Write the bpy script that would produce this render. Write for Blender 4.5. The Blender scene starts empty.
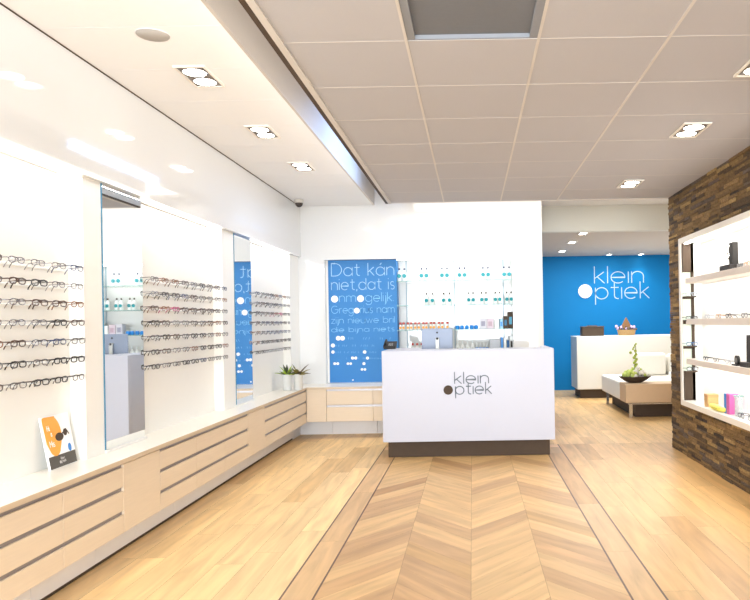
import bpy, math, random
from mathutils import Vector, Matrix
random.seed(7)
PI = math.pi
C = bpy.context.scene.collection
# ------------------------------------------------------------------ camera model
F = 690.0; ROLL = 0.0172; PX, PY = 472.0, 323.0; H = 1.405
def ray(x, y):
    dx, dy = x - PX, y - PY
    return Vector(((dx - ROLL*dy)/F, 1.0, -(dy + ROLL*dx)/F))
def atY(x, y, Y):
    r = ray(x, y); return Vector((r.x*Y, Y, H + r.z*Y))
def atX(x, y, X):
    r = ray(x, y); t = X/r.x; return Vector((X, t, H + r.z*t))
def atZ(x, y, Z):
    r = ray(x, y); t = (Z - H)/r.z; return Vector((r.x*t, t, Z))
# ------------------------------------------------------------------ materials
def lin(c):
    return tuple(((v/255)/12.92 if v/255 <= .04045 else ((v/255+.055)/1.055)**2.4) for v in c)
MATS = {}
def mat(name, rgb, rough=.5, metal=0., coat=0., var=0., scale=20., emit=None, es=0., trans=0., bump=0., stretch=(1,1,1), spec=.5):
    if name in MATS: return MATS[name]
    m = bpy.data.materials.new(name); m.use_nodes = True
    nt = m.node_tree; b = nt.nodes['Principled BSDF']
    c = lin(rgb) + (1,)
    b.inputs['Base Color'].default_value = c
    b.inputs['Roughness'].default_value = rough
    b.inputs['Metallic'].default_value = metal
    b.inputs['Coat Weight'].default_value = coat
    b.inputs['Specular IOR Level'].default_value = spec
    b.inputs['Coat Roughness'].default_value = .05
    if trans: b.inputs['Transmission Weight'].default_value = trans; b.inputs['IOR'].default_value = 1.45
    if emit:
        b.inputs['Emission Color'].default_value = lin(emit)+(1,); b.inputs['Emission Strength'].default_value = es
    tc = nt.nodes.new('ShaderNodeTexCoord'); mp = nt.nodes.new('ShaderNodeMapping')
    mp.inputs['Scale'].default_value = stretch
    nz = nt.nodes.new('ShaderNodeTexNoise'); nz.inputs['Scale'].default_value = scale; nz.inputs['Detail'].default_value = 4
    nt.links.new(tc.outputs['Object'], mp.inputs[0]); nt.links.new(mp.outputs[0], nz.inputs[0])
    if var:
        mx = nt.nodes.new('ShaderNodeMix'); mx.data_type = 'RGBA'
        mx.inputs[6].default_value = tuple(v*(1-var) for v in c[:3])+(1,)
        mx.inputs[7].default_value = tuple(min(1, v*(1+var)) for v in c[:3])+(1,)
        nt.links.new(nz.outputs[0], mx.inputs[0]); nt.links.new(mx.outputs[2], b.inputs['Base Color'])
    if bump:
        bp = nt.nodes.new('ShaderNodeBump'); bp.inputs['Strength'].default_value = bump; bp.inputs['Distance'].default_value = .01
        nt.links.new(nz.outputs[0], bp.inputs['Height']); nt.links.new(bp.outputs[0], b.inputs['Normal'])
    MATS[name] = m
    return m
def emat(name, rgb, s):
    return mat(name, (255,255,255), emit=rgb, es=s)
def thin_glass(name, rgb, alpha):
    m = bpy.data.materials.new(name); m.use_nodes = True; nt = m.node_tree
    b = nt.nodes['Principled BSDF']; out = nt.nodes['Material Output']
    b.inputs['Base Color'].default_value = lin(rgb)+(1,); b.inputs['Roughness'].default_value = .05
    tr = nt.nodes.new('ShaderNodeBsdfTransparent'); mx = nt.nodes.new('ShaderNodeMixShader')
    mx.inputs[0].default_value = alpha
    nt.links.new(tr.outputs[0], mx.inputs[1]); nt.links.new(b.outputs[0], mx.inputs[2]); nt.links.new(mx.outputs[0], out.inputs[0])
    return m
def attr_mat(name, rough, nscale, stretch, lo, hi, coat=0., bump=0., use_uv=False, spec=.5):
    m = bpy.data.materials.new(name); m.use_nodes = True; nt = m.node_tree; L = nt.links
    b = nt.nodes['Principled BSDF']; b.inputs['Roughness'].default_value = rough; b.inputs['Coat Weight'].default_value = coat
    b.inputs['Specular IOR Level'].default_value = spec
    at = nt.nodes.new('ShaderNodeAttribute'); at.attribute_name = 'Col'
    tc = nt.nodes.new('ShaderNodeTexCoord'); mp = nt.nodes.new('ShaderNodeMapping'); mp.inputs['Scale'].default_value = stretch
    nz = nt.nodes.new('ShaderNodeTexNoise'); nz.inputs['Scale'].default_value = nscale; nz.inputs['Detail'].default_value = 6; nz.inputs['Distortion'].default_value = .6
    L.new(tc.outputs['UV' if use_uv else 'Object'], mp.inputs[0]); L.new(mp.outputs[0], nz.inputs[0])
    cr = nt.nodes.new('ShaderNodeMapRange'); cr.inputs[1].default_value = .3; cr.inputs[2].default_value = .7; cr.inputs[3].default_value = lo; cr.inputs[4].default_value = hi
    L.new(nz.outputs[0], cr.inputs[0])
    vm = nt.nodes.new('ShaderNodeVectorMath'); vm.operation = 'SCALE'
    L.new(at.outputs['Color'], vm.inputs[0]); L.new(cr.outputs[0], vm.inputs['Scale']); L.new(vm.outputs[0], b.inputs['Base Color'])
    if bump:
        bp = nt.nodes.new('ShaderNodeBump'); bp.inputs['Strength'].default_value = bump; bp.inputs['Distance'].default_value = .01
        L.new(nz.outputs[0], bp.inputs['Height']); L.new(bp.outputs[0], b.inputs['Normal'])
    return m
WHITE = mat('white_paint', (238,236,232), .6, var=.01)
GLOSSW = mat('white_gloss_panel', (222,222,221), .06, coat=.0, spec=.7)
WALLW = mat('white_wall_panel', (238,236,230), .35, var=.01)
NICHEW = mat('white_niche_panel', (238,238,234), .4, var=.01)
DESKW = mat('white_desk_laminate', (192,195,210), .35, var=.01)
BENCHW = mat('cream_bench_top', (240,234,222), .3, var=.02)
CEILG = mat('grey_ceiling_tile', (184,184,190), .9, var=.03, scale=150)
TBAR = mat('cream_ceiling_bar', (208,204,200), .6)
CEILL = mat('white_ceiling_board', (240,240,241), .7, var=.01)
FASC = mat('tan_fascia', (184,174,164), .3, var=.02)
DARK = mat('dark_brown_trim', (78,64,52), .6, var=.1, spec=.2)
BLACK = mat('black_plastic', (40,36,34), .5, var=.1, spec=.3)
VENT = mat('dark_grey_panel', (112,116,124), .8, var=.05, scale=60)
WOOD = mat('pale_maple_veneer', (224,206,182), .45, var=.06, scale=9, stretch=(.6,.6,9))
WOODE = mat('maple_edge', (206,186,160), .45, var=.04)
ALU = mat('aluminium_channel', (150,146,150), .35, metal=.6, var=.05)
CHROME = mat('chrome', (215,215,218), .15, metal=1., var=.02)
PLINTH = mat('pale_plinth_board', (236,234,234), .4, var=.02)
BLUEP = mat('blue_printed_panel', (46,126,194), .55, var=.02)
BLUEW = mat('blue_wall_paint', (4,118,180), .6, var=.03, scale=4, spec=.2)
TXTB = mat('light_blue_print', (138,204,244), .5)
TXTW = mat('white_print', (250,250,250), .5)
TXTG = mat('slate_grey_lettering', (112,122,134), .6, spec=.2)
TXTS = mat('silver_lettering', (176,200,218), .5)
MIRROR = mat('mirror_silver', (240,243,243), .02, metal=1.)
MIRE = mat('mirror_blue_edge', (60,120,150), .2)
GLASS = thin_glass('shelf_glass', (180,215,205), .30)
LENS = thin_glass('spectacle_lens', (225,230,235), .16)
GLASSE = mat('green_glass_edge', (120,165,160), .2)
BRICK = attr_mat('stacked_slate_stone', .85, 35, (1,1,2.5), .6, 1.35, bump=.5)
FLOORM = attr_mat('oak_floor_boards', .38, 1., (1.6,14,1), .80, 1.12, use_uv=True, spec=.35)
# ------------------------------------------------------------------ mesh builder
class MB:
    def __init__(s): s.v=[]; s.f=[]; s.mi=[]; s.col=[]; s.uv=[]; s.smooth=[]
    def add(s, vs, fs, mi=0, col=None, smooth=False):
        o=len(s.v); s.v += [tuple(v) for v in vs]
        for f in fs:
            s.f.append([i+o for i in f]); s.mi.append(mi); s.col.append(col); s.smooth.append(smooth)
        return s
    def box(s, x0,x1,y0,y1,z0,z1, mi=0, col=None):
        v=[(x0,y0,z0),(x1,y0,z0),(x1,y1,z0),(x0,y1,z0),(x0,y0,z1),(x1,y0,z1),(x1,y1,z1),(x0,y1,z1)]
        return s.add(v,[(3,2,1,0),(4,5,6,7),(0,1,5,4),(1,2,6,5),(2,3,7,6),(3,0,4,7)],mi,col)
    def quad(s,a,b,c,d,mi=0,col=None): return s.add([a,b,c,d],[(0,1,2,3)],mi,col)
    def tube(s, pts, r, n=8, mi=0, closed=False, rr=None, cap=True):
        pts=[Vector(p) for p in pts]; m=len(pts); rings=[]
        up=Vector((0,0,1))
        for i,p in enumerate(pts):
            a=pts[i-1] if (i>0 or closed) else p; b=pts[(i+1)%m] if (i<m-1 or closed) else p
            t=(b-a).normalized()
            u=up if abs(t.dot(up))<.95 else Vector((1,0,0))
            e1=t.cross(u).normalized(); e2=t.cross(e1)
            q=rr[i] if rr else r
            rings.append([p+e1*q*math.cos(2*PI*k/n)+e2*q*math.sin(2*PI*k/n) for k in range(n)])
        vs=[v for R in rings for v in R]; fs=[]
        for i in range(m if closed else m-1):
            j=(i+1)%m
            for k in range(n): fs.append((i*n+k,i*n+(k+1)%n,j*n+(k+1)%n,j*n+k))
        if not closed and cap: fs += [tuple(range(n))[::-1], tuple((m-1)*n+k for k in range(n))]
        return s.add(vs,fs,mi,None,True)
    def lathe(s, prof, c=(0,0,0), n=20, mi=0, sx=1, sy=1):
        vs=[];fs=[]
        for (r,z) in prof:
            for k in range(n): vs.append((c[0]+sx*r*math.cos(2*PI*k/n), c[1]+sy*r*math.sin(2*PI*k/n), c[2]+z))
        for i in range(len(prof)-1):
            for k in range(n): fs.append((i*n+k,i*n+(k+1)%n,(i+1)*n+(k+1)%n,(i+1)*n+k))
        fs += [tuple(range(n))[::-1], tuple((len(prof)-1)*n+k for k in range(n))]
        return s.add(vs,fs,mi,None,True)
    def disc(s, c, ax, r, t, n=28, mi=0):
        # short cylinder, axis 'X','Y' or 'Z'
        pr=[]
        for e in (0,1):
            for k in range(n):
                a=2*PI*k/n; u,w=r*math.cos(a),r*math.sin(a); h=t*(e-.5)
                pr.append({'X':(c[0]+h,c[1]+u,c[2]+w),'Y':(c[0]+u,c[1]+h,c[2]+w),'Z':(c[0]+u,c[1]+w,c[2]+h)}[ax])
        fs=[(k,(k+1)%n,n+(k+1)%n,n+k) for k in range(n)]+[tuple(range(n))[::-1],tuple(range(n,2*n))]
        return s.add(pr,fs,mi)
    def blob(s, c, r, mi=0, n=8, sz=1.):
        prof=[(max(.001,r*math.sin(PI*i/6)), -r*sz*math.cos(PI*i/6)) for i in range(7)]
        return s.lathe(prof, c, n, mi)
    def build(s, name, mats, parent=None, bevel=0, loc=None, fixn=True):
        me=bpy.data.meshes.new(name); me.from_pydata(s.v,[],s.f)
        if not isinstance(mats,(list,tuple)): mats=[mats]
        for m in mats: me.materials.append(m)
        me.polygons.foreach_set('material_index', s.mi); me.polygons.foreach_set('use_smooth', s.smooth)
        if any(c is not None for c in s.col):
            ca=me.color_attributes.new('Col','FLOAT_COLOR','CORNER'); k=0
            for p,c in zip(me.polygons,s.col):
                for li in p.loop_indices: ca.data[li].color=tuple(c or (1,1,1))+(1,)
        if s.uv:
            ul=me.uv_layers.new(name='UVMap')
            for p,u in zip(me.polygons,s.uv):
                for li,q in zip(p.loop_indices,u): ul.data[li].uv=q
        if fixn:
            import bmesh
            bm=bmesh.new(); bm.from_mesh(me); bmesh.ops.recalc_face_normals(bm,faces=bm.faces); bm.to_mesh(me); bm.free()
        me.update()
        o=bpy.data.objects.new(name,me); C.objects.link(o)
        if parent: o.parent=parent
        if loc: o.location=loc
        if bevel:
            b=o.modifiers.new('bevel','BEVEL'); b.width=bevel; b.segments=2; b.limit_method='ANGLE'; b.angle_limit=.7
        return o
def tag(o,label,cat,group=None,kind=None):
    if label: o['label']=label
    if cat: o['category']=cat
    if group: o['group']=group
    if kind: o['kind']=kind
    return o
def thing(name,label,cat,loc=(0,0,0),rz=0,group=None):
    o=bpy.data.objects.new(name,None); C.objects.link(o); o.location=loc; o.rotation_euler=(0,0,rz); o.empty_display_size=.1
    return tag(o,label,cat,group)
def struct(name,mb,mats,bevel=0,fixn=True):
    o=mb.build(name,mats,None,bevel,fixn=fixn); o['kind']='structure'; return o
KIDS={}
def dup(root,loc,label,rz=None,group=None):
    r=root.copy(); C.objects.link(r); r.location=loc
    if rz is not None: r.rotation_euler=(0,0,rz)
    r['label']=label
    if group: r['group']=group
    for ch in KIDS[root.name]:
        c=ch.copy(); C.objects.link(c); c.parent=r
    return r
def reg(root,*kids): KIDS[root.name]=list(kids); return root
# ------------------------------------------------------------------ stroke font (thin monoline)
def arc(cx,cy,r,a0,a1,n=None,ry=None):
    n=n or max(4,int(abs(a1-a0)/18)); ry=ry or r
    return [(cx+r*math.cos(math.radians(a0+(a1-a0)*i/n)),cy+ry*math.sin(math.radians(a0+(a1-a0)*i/n))) for i in range(n+1)]
O_=arc(.5,.5,.5,0,360,24)
GL={
'o':([O_],1.), 'a':([O_,[(1,1),(1,0)]],1.), 'd':([O_,[(1,1.5),(1,0)]],1.), 'b':([O_,[(0,1.5),(0,0)]],1.),
'p':([O_,[(0,1),(0,-.5)]],1.), 'g':([O_,[(1,1),(1,0)]+arc(.5,-.05,.5,0,-150)],1.),
'c':([arc(.5,.5,.5,50,310)],.85), 'e':([[(0,.5),(1,.5)]+arc(.5,.5,.5,0,312)],1.),
'n':([[(0,0),(0,1)],[(0,.55)]+arc(.42,.58,.42,180,0)+[(.84,0)]],.84),
'h':([[(0,0),(0,1.5)],[(0,.55)]+arc(.42,.58,.42,180,0)+[(.84,0)]],.84),
'm':([[(0,0),(0,1)],[(0,.6)]+arc(.36,.64,.36,180,0)+[(.72,0)],[(.72,.6)]+arc(1.08,.64,.36,180,0)+[(1.44,0)]],1.44),
'u':([[(0,1)]+arc(.42,.42,.42,180,360)+[(.84,1)],[(.84,1),(.84,0)]],.84),
'r':([[(0,0),(0,1)],[(0,.55)]+arc(.42,.58,.42,180,75)],.5),
't':([[(.28,1.4),(.28,.3)]+arc(.55,.28,.27,180,285),[(0,1),(.62,1)]],.62),
'k':([[(0,1.5),(0,0)],[(.68,1),(0,.42)],[(.2,.58),(.72,0)]],.7),
'l':([[(0,1.5),(0,0)]],0.), 'i':([[(0,1),(0,0)],[(0,1.32),(0,1.42)]],0.), 'I':([[(0,1),(0,0)]],0.),
'j':([[(.15,1),(.15,-.3)]+arc(-.05,-.3,.2,0,-80),[(.15,1.32),(.15,1.42)]],.15),
's':([arc(.3,.75,.25,40,270)+arc(.3,.25,.25,90,-140)[1:]],.58),
'v':([[(0,1),(.4,0),(.8,1)]],.8), 'w':([[(0,1),(.32,0),(.62,1),(.92,0),(1.24,1)]],1.24),
'z':([[(0,1),(.7,1),(0,0),(.7,0)]],.7), 'x':([[(0,1),(.7,0)],[(.7,1),(0,0)]],.7),
'D':([[(0,0),(0,1.5),(.45,1.5)]+arc(.45,.75,.75,90,-90)+[(0,0)]],1.2),
'G':([arc(.75,.75,.75,50,360)+[(.8,.75)]],1.5), 'H':([[(0,0),(0,1.5)],[(.8,0),(.8,1.5)],[(0,.75),(.8,.75)]],.8),
'M':([[(0,0),(0,1.5),(.5,.6),(1,1.5),(1,0)]],1.), 'T':([[(0,1.5),(1,1.5)],[(.5,1.5),(.5,0)]],1.),
'.':([[(0,0),(0,.1)]],.05), ',':([[(.05,.08),(0,-.2)]],.05), ' ':([],.45), '&':([arc(.4,1.1,.3,-60,240)+arc(.4,.4,.4,120,380)],.9),
'A':([O_,[(1,1),(1,0)],[(.45,1.25),(.65,1.5)]],1.), '@':([],1.)}
def text_strokes(txt, gap=.26):
    """returns strokes, width, list of '@' dot centres (x-height = 1)"""
    x=0; out=[]; dots=[]
    for ch in txt:
        st,w=GL[ch]
        if ch=='@': dots.append(x+.5)
        for s_ in st: out.append([(x+px,py) for px,py in s_])
        x+=w+gap
    return out,x-gap,dots
def ribbon(mb, pts, w, to3, mi=0):
    """flat raised ribbon; to3(x,y,k) k=0 back,1 front"""
    P_=[Vector(p) for p in pts]; cl=(P_[0]-P_[-1]).length<1e-5 and len(P_)>3
    if cl: P_=P_[:-1]
    n=len(P_); L=[];R=[]
    for i,p in enumerate(P_):
        a=P_[i-1] if (i>0 or cl) else None; b=P_[(i+1)%n] if (i<n-1 or cl) else None
        d1=(p-a).normalized() if a is not None else None; d2=(b-p).normalized() if b is not None else None
        if d1 is None: d1=d2
        if d2 is None: d2=d1
        t=(d1+d2); t=t.normalized() if t.length>.3 else d2
        nn=Vector((-t.y,t.x)); sc=1/max(.5,nn.dot(Vector((-d2.y,d2.x))))
        L.append(p+nn*w/2*sc); R.append(p-nn*w/2*sc)
    vs=[]
    for k in (0,1):
        for q in L+R: vs.append(to3(q.x,q.y,k))
    N=2*n; fs=[]
    for i in range(n if cl else n-1):
        j=(i+1)%n
        fs += [(N+i,N+j,N+n+j,N+n+i),(i,j,N+j,N+i),(n+i,n+j,N+n+j,N+n+i),(i,j,n+j,n+i)]
    if not cl: fs += [(0,n,N+n,N),(n-1,2*n-1,N+2*n-1,N+n-1)]
    mb.add(vs,fs,mi)
# ------------------------------------------------------------------ key planes
ZC=H+1.34; ZL=H+1.576; ZV=H+1.71; ZB=H+1.33
XR=2.19; YB=9.1; YF=-3.0; YE=7.6; YW=14.1; XME=-.905; XSL=-1.26; XBH=-2.24; XM=-2.28; XN=-2.37
BZ=.64; BX=-2.06
NZ0,NZ1 = BZ+.015, H+.865           # niche zone heights back wall
# ------------------------------------------------------------------ floor
def srgbv(c,j=0.):
    k=1+random.uniform(-j,j); return tuple(v*k for v in lin(c))
fl=MB()
def fpoly(pts, along, colr, mi=0):
    ang=math.atan2(along[1],along[0]); ox,oy=random.uniform(0,40),random.uniform(0,40)
    vs=[(p[0],p[1],0.) for p in pts]
    fl.add(vs,[tuple(range(len(vs)))],mi,colr)
    ca,sa=math.cos(ang),math.sin(ang)
    fl.uv.append([(p[0]*ca+p[1]*sa+ox,-p[0]*sa+p[1]*ca+oy) for p in pts])
def woodcol(base):
    b=random.random()
    if b<.12: base=tuple(v*f for v,f in zip(base,(.93,.90,.85)))
    elif b>.85: base=tuple(min(255,v*1.04) for v in base)
    return srgbv(base,.045)
XG=[-1.02,-.838,.78,.962]; gw=.010; CE=7.9
def strip_planks(xa,xb,ya,yb,w,base):
    x=xa
    while x<xb-.001:
        x2=min(xb,x+w); 
        if xb-x2<.05: x2=xb
        y=ya-random.uniform(0,1.5)
        while y<yb:
            l=random.uniform(.9,2.1); a,b=max(ya,y),min(yb,y+l)
            if b>a:
                fpoly([(x+.0006,a+.0006),(x2-.0006,a+.0006),(x2-.0006,b-.0006),(x+.0006,b-.0006)],(0,1),woodcol(base))
            y+=l
        x=x2
strip_planks(-2.6,XG[0],YF,YB+.1,.176,(240,204,148))
strip_planks(XG[3],XR+.4,YF,CE,.176,(212,170,112))
strip_planks(XR+.4,4.6,YE,CE,.176,(220,180,122))
strip_planks(XG[0],4.6,CE,YW,.176,(222,182,124))
strip_planks(XG[0]+gw,XG[1]-gw,YF,CE-.18,.2,(216,178,128))
strip_planks(XG[2]+gw,XG[3]-gw,YF,CE-.18,.2,(208,170,120))
fpoly([(XG[0]+gw,CE-.18),(XG[3]-gw,CE-.18),(XG[3]-gw,CE),(XG[0]+gw,CE)],(1,0),woodcol((226,186,138)))
DKC=lin((96,66,46))
for i,x in enumerate(XG):
    a,b=(x,x+gw) if i in(0,2) else (x-gw,x)
    if i==0: a,b=x,x+gw
    if i==1: a,b=x-gw,x
    if i==2: a,b=x,x+gw
    if i==3: a,b=x-gw,x
    fpoly([(a,YF),(b,YF),(b,CE-.18 if i in(1,2) else CE),(a,CE-.18 if i in(1,2) else CE)],(0,1),DKC)
# chevron
cols=[XG[1],-.4335,-.029,.3755,XG[2]]; pitch=.235; slope=.47
for ci in range(4):
    xa,xb=cols[ci],cols[ci+1]; up=(ci%2==0)
    y=YF-1
    k=0
    while y<CE-.18+.6:
        dl,dr=(0,slope) if up else (slope,0)
        poly=[(xa+.0006,y+dl),(xb-.0006,y+dr),(xb-.0006,y+dr+pitch-.0012),(xa+.0006,y+dl+pitch-.0012)]
        # clip in y
        def clip(pl,lim,keep_less):
            out=[]
            for i in range(len(pl)):
                p,q=pl[i],pl[(i+1)%len(pl)]
                pi=(p[1]<=lim) if keep_less else (p[1]>=lim); qi=(q[1]<=lim) if keep_less else (q[1]>=lim)
                if pi: out.append(p)
                if pi!=qi:
                    t=(lim-p[1])/(q[1]-p[1]); out.append((p[0]+t*(q[0]-p[0]),lim))
            return out
        poly=clip(poly,CE-.18,True)
        if len(poly)>2: poly=clip(poly,YF,False)
        if len(poly)>2:
            fpoly(poly,(xb-xa,dr-dl),woodcol((196,156,108) if random.random()<.35 else (214,176,122)))
        y+=pitch; k+=1
floor=struct('floor',fl,FLOORM,fixn=False)
base=MB().box(-2.7,4.7,YF,YW,-.12,-.012)
struct('floor',base,DARK)
# ------------------------------------------------------------------ ceilings
cl=MB(); T=.009
xs=[XME+.04,-.288,.338,.958,XR]
ys=[]; ys=[YF]; k=3.265-.625*9
while k<YE-.05: ys.append(k); k+=.625
ys.append(YE); ys=sorted(set(v for v in ys if v>=YF))
for i in range(len(xs)-1):
    for j in range(len(ys)-1):
        if i==1 and abs(ys[j+1]-3.265)<.01: continue
        cl.box(xs[i],xs[i+1],ys[j],ys[j+1],ZC,ZC+.03,0)
for x in xs[1:-1]: cl.box(x-.007,x+.007,YF,YE,ZC-.004,ZC,1)
for y in ys[1:-1]: cl.box(xs[0],xs[-1],y-.0025,y+.0025,ZC-.001,ZC,1)
cl.box(XME+.005,XME+.04,YF,YE,ZC-.012,ZC+.03,1)
struct('ceiling',cl,[CEILG,TBAR])
tr=MB().box(XME-.026,XME+.004,YF,YE+.02,ZC-.008,ZC+.004); struct('trim_1',tr,DARK)
edge=MB().box(XME+.0,XR,YE,YE+.03,ZC-.004,ZV).box(XME-.026,XME+.002,YF,YE+.03,ZC+.004,ZC+.06); struct('trim_2',edge,TBAR)
vent=thing('ceiling_panel','darker grey recessed square panel in the grey tiled ceiling, at top of photo','ceiling panel',(.025,2.9525,ZC))
MB().box(-.31,.31,-.31,.31,.022,.04).build('panel',VENT,vent)
MB().box(-.31,-.27,-.31,.31,.002,.022).box(.27,.31,-.31,.31,.002,.022).box(-.27,.27,-.31,-.29,.002,.022).box(-.27,.27,.30,.31,.002,.022).build('rim',mat('mid_grey_rim',(140,144,152),.7),vent)
lc=MB(); y=YF
while y<YB:
    y2=min(YB,y+.6); lc.box(XBH-.02,XSL-.02,y+.002,y2-.002,ZL,ZL+.04); y=y2
lc.box(XBH-.02,XSL-.02,YF,YB,ZL+.003,ZL+.05)
struct('ceiling',lc,CEILL)
struct('trim_3',MB().box(XBH,XBH+.006,YF,YB,ZL-.006,ZL),DARK)
struct('trim_4',MB().box(XSL-.02,XSL+.0,YF,YB,ZL,H+1.98),FASC)
struct('ceiling',MB().box(XME-.026,4.6,YF,10.35,ZV,ZV+.05).box(XSL-.02,XME+.03,YF,YB,H+1.96,H+2.0).box(XME-.0,XME+.03,YF,YB,ZV,H+1.96),CEILL)
# ceiling of rear room and beam
struct('ceiling',MB().box(.2,4.6,10.25,YW,ZB,ZB+.04),mat('rear_ceiling_board',(205,196,186),.8,var=.02))
struct('trim_5',MB().box(.2,4.6,10.22,10.35,ZB-.002,ZV),mat('beam_paint',(225,224,214),.6))
# ------------------------------------------------------------------ walls
struct('wall_left',MB().box(XN-.3,XN,YF,YB+.4,0,ZV),WALLW)
struct('wall_left',MB().box(XN,XBH,YF,YB,H+.905,ZL+.05),GLOSSW)
pil=MB()
for a,b in ((4.06,4.26),(6.32,6.63),(8.66,YB)): pil.box(XN,XM,a,b,BZ,H+.905)
pil.box(XN,XM,YF,1.2,BZ,H+.905)
struct('wall_left',pil,WALLW)
NXL=atY(325,300,YB).x; NXR=atY(513,300,YB).x; XWE=atY(543,300,YB).x
wb=MB()
wb.box(XN,NXL,YB,YB+.4,0,H+2.0); wb.box(NXR,XWE,YB,YB+.4,0,H+2.0)
wb.box(NXL,NXR,YB,YB+.4,NZ1,H+2.0); wb.box(NXL,NXR,YB,YB+.4,0,BZ); wb.box(NXL,NXR,YB+.34,YB+.4,BZ,NZ1)
struct('wall_back',wb,GLOSSW)
struct('wall_back',MB().box(.2,4.6,YW,YW+.1,0,ZV),BLUEW)
struct('wall_right',MB().box(4.5,4.6,YE-.2,YW,0,ZV),WHITE)
struct('wall_right',MB().box(XR+.3,4.6,YE-.45,YE-.35,0,ZV),WHITE)
struct('wall_left',MB().box(.2,.3,YB+.4,YW,0,ZV),BLUEW)
# front shop wall with window
fw=MB().box(-2.6,2.7,YF-.15,YF,0,.3).box(-2.6,2.7,YF-.15,YF,2.6,ZV).box(-2.6,-2.1,YF-.15,YF,.3,2.6).box(2.0,2.7,YF-.15,YF,.3,2.6)
struct('wall_front',fw,WHITE)
wf=MB()
for x in (-2.1,-.05,1.94): wf.box(x,x+.06,YF-.1,YF-.04,.3,2.6)
wf.box(-2.1,2.0,YF-.1,YF-.04,.3,.36).box(-2.1,2.0,YF-.1,YF-.04,2.54,2.6)
wfo=struct('window_1',wf,ALU)
pn=MB().box(-2.1,2.0,YF-.075,YF-.065,.3,2.6).build('pane',thin_glass('window_glass',(230,240,240),.06),wfo)
# stone wall on the right
CZ0,CZ1=H-.875,H+.825; CY1=atX(679,300,2.13).y; CY0=4.0
st=MB(); z=0.
while z<ZC:
    h=random.uniform(.016,.036); z2=min(ZC,z+h)
    if ZC-z2<.015: z2=ZC
    segs=[(3.0,YE)]
    y=3.0+random.uniform(-.2,0)
    while y<YE:
        l=random.uniform(.10,.36); a,b=max(3.0,y),min(YE,y+l)
        if YE-b<.05: b=YE; 
        inz = z2>CZ0+.03 and z<CZ1-.03
        parts=[(a,b)]
        if inz:
            parts=[]
            if a<CY0+.03: parts.append((a,min(b,CY0+.03)))
            if b>CY1-.03: parts.append((max(a,CY1-.03),b))
        q=random.random()
        if q<.38: c=(118,92,56)
        elif q<.62: c=(84,66,44)
        elif q<.80: c=(136,108,68)
        elif q<.90: c=(96,82,70)
        elif q<.95: c=(156,128,80)
        else: c=(54,44,36)
        c=srgbv(c,.15); dx=random.uniform(0,.012)
        for (p,r_) in parts:
            if r_-p>.004: st.box(XR-dx,XR+.12,p+.001,r_-.001+ (random.uniform(-.004,.002) if r_==YE else 0),z+.001,z2-.001,0,c)
        y+=l
        if b==YE: break
    z=z2
core=(.07,.055,.04)
st.box(XR+.05,XR+.3,YF,CY0+.02,0,ZC,0,core); st.box(XR+.05,XR+.3,CY1-.02,YE-.01,0,ZC,0,core)
st.box(XR+.05,XR+.3,CY0,CY1,0,CZ0+.02,0,core); st.box(XR+.05,XR+.3,CY0,CY1,CZ1-.02,ZC,0,core)
st.box(XR,XR+.1,YF,3.0,0,ZC,0,lin((120,94,66)))
struct('wall_right',st,BRICK)
# ------------------------------------------------------------------ bench and cabinets on left/back
bt=thing('bench_top','long cream display bench top running under the mirrors and round the corner','bench top',(0,0,0))
MB().box(XN,BX-.004,YF,YB,BZ-.024,BZ).box(BX-.004,XWE,8.554,YB,BZ-.024,BZ).build('top',BENCHW,bt)
MB().box(BX-.004,BX,YF,8.55,BZ-.026,BZ).box(BX-.004,XWE,8.55,8.554,BZ-.026,BZ).build('edge_band',WOODE,bt)
ORD=['first','second','third','fourth','fifth','sixth','seventh','eighth','ninth','tenth','eleventh','twelfth','thirteenth']
FX=BX-.012  # drawer face plane
def left_unit(y0,y1,kind,label,cat):
    t=thing('drawer_cabinet' if kind=='drawer' else 'cupboard',label,cat,(FX,y0,0),0,'pale wood cabinets under the left bench')
    w=y1-y0; g=.002
    MB().box(-.27,-.022,g,w-g,.2,BZ-.026).build('carcass',WOODE,t)
    MB().box(-.26,-.170,g,w-g,.022,.2).build('plinth',PLINTH,t)
    if label.startswith('last'): MB().box(-.26,-.170,w,8.918-y0,.0,.2).build('plinth',PLINTH,t)
    MB().box(-.26,-.178,g,w-g,.0,.022).build('base_shadow_strip',DARK,t)  # dark strip stands in for the shadow line between plinth and floor
    if kind=='drawer':
        for (a,b) in ((.475,.590),(.335,.452),(.205,.312)):
            d=MB().box(-.02,0,g,w-g,a,b).build('drawer',WOOD,t,.0015)
            MB().box(-.021,-.012,g,w-g,b+.0005,b+.021).build('pull_channel',ALU,d)
    else:
        d=MB().box(-.02,0,g,w-g,.205,.606).build('door',WOOD,t,.0015)
    return t
LU=[(1.67,2.27,'drawer'),(2.27,2.87,'drawer'),(2.87,3.47,'drawer'),(3.47,4.07,'drawer'),(4.07,4.55,'door'),(4.55,5.15,'drawer'),(5.15,5.75,'drawer'),(5.75,6.35,'drawer'),(6.35,6.85,'door'),(6.85,7.40,'drawer'),(7.40,7.95,'drawer'),(7.95,8.556,'drawer')]
LL=['', '', 'pale wood three-drawer cabinet cut by the left edge of the photo','pale wood three-drawer cabinet below the leaning poster, left of the nearer plain door',
 'plain pale wood cupboard door under the nearer tall mirror','pale wood three-drawer cabinet immediately right of the nearer plain cupboard',
 'pale wood three-drawer cabinet, middle of three between the two plain cupboards','pale wood three-drawer cabinet immediately left of the farther plain cupboard',
 'plain pale wood cupboard door under the farther narrow mirror','pale wood three-drawer cabinet immediately right of the farther plain cupboard',
 'small far drawer cabinet on left bench, middle of the last three','last drawer cabinet of the left bench, below the potted succulents']
for (a,b,k),l in zip(LU,LL):
    if l: left_unit(a,b,k,l,'cabinet')
FY=8.562
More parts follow.
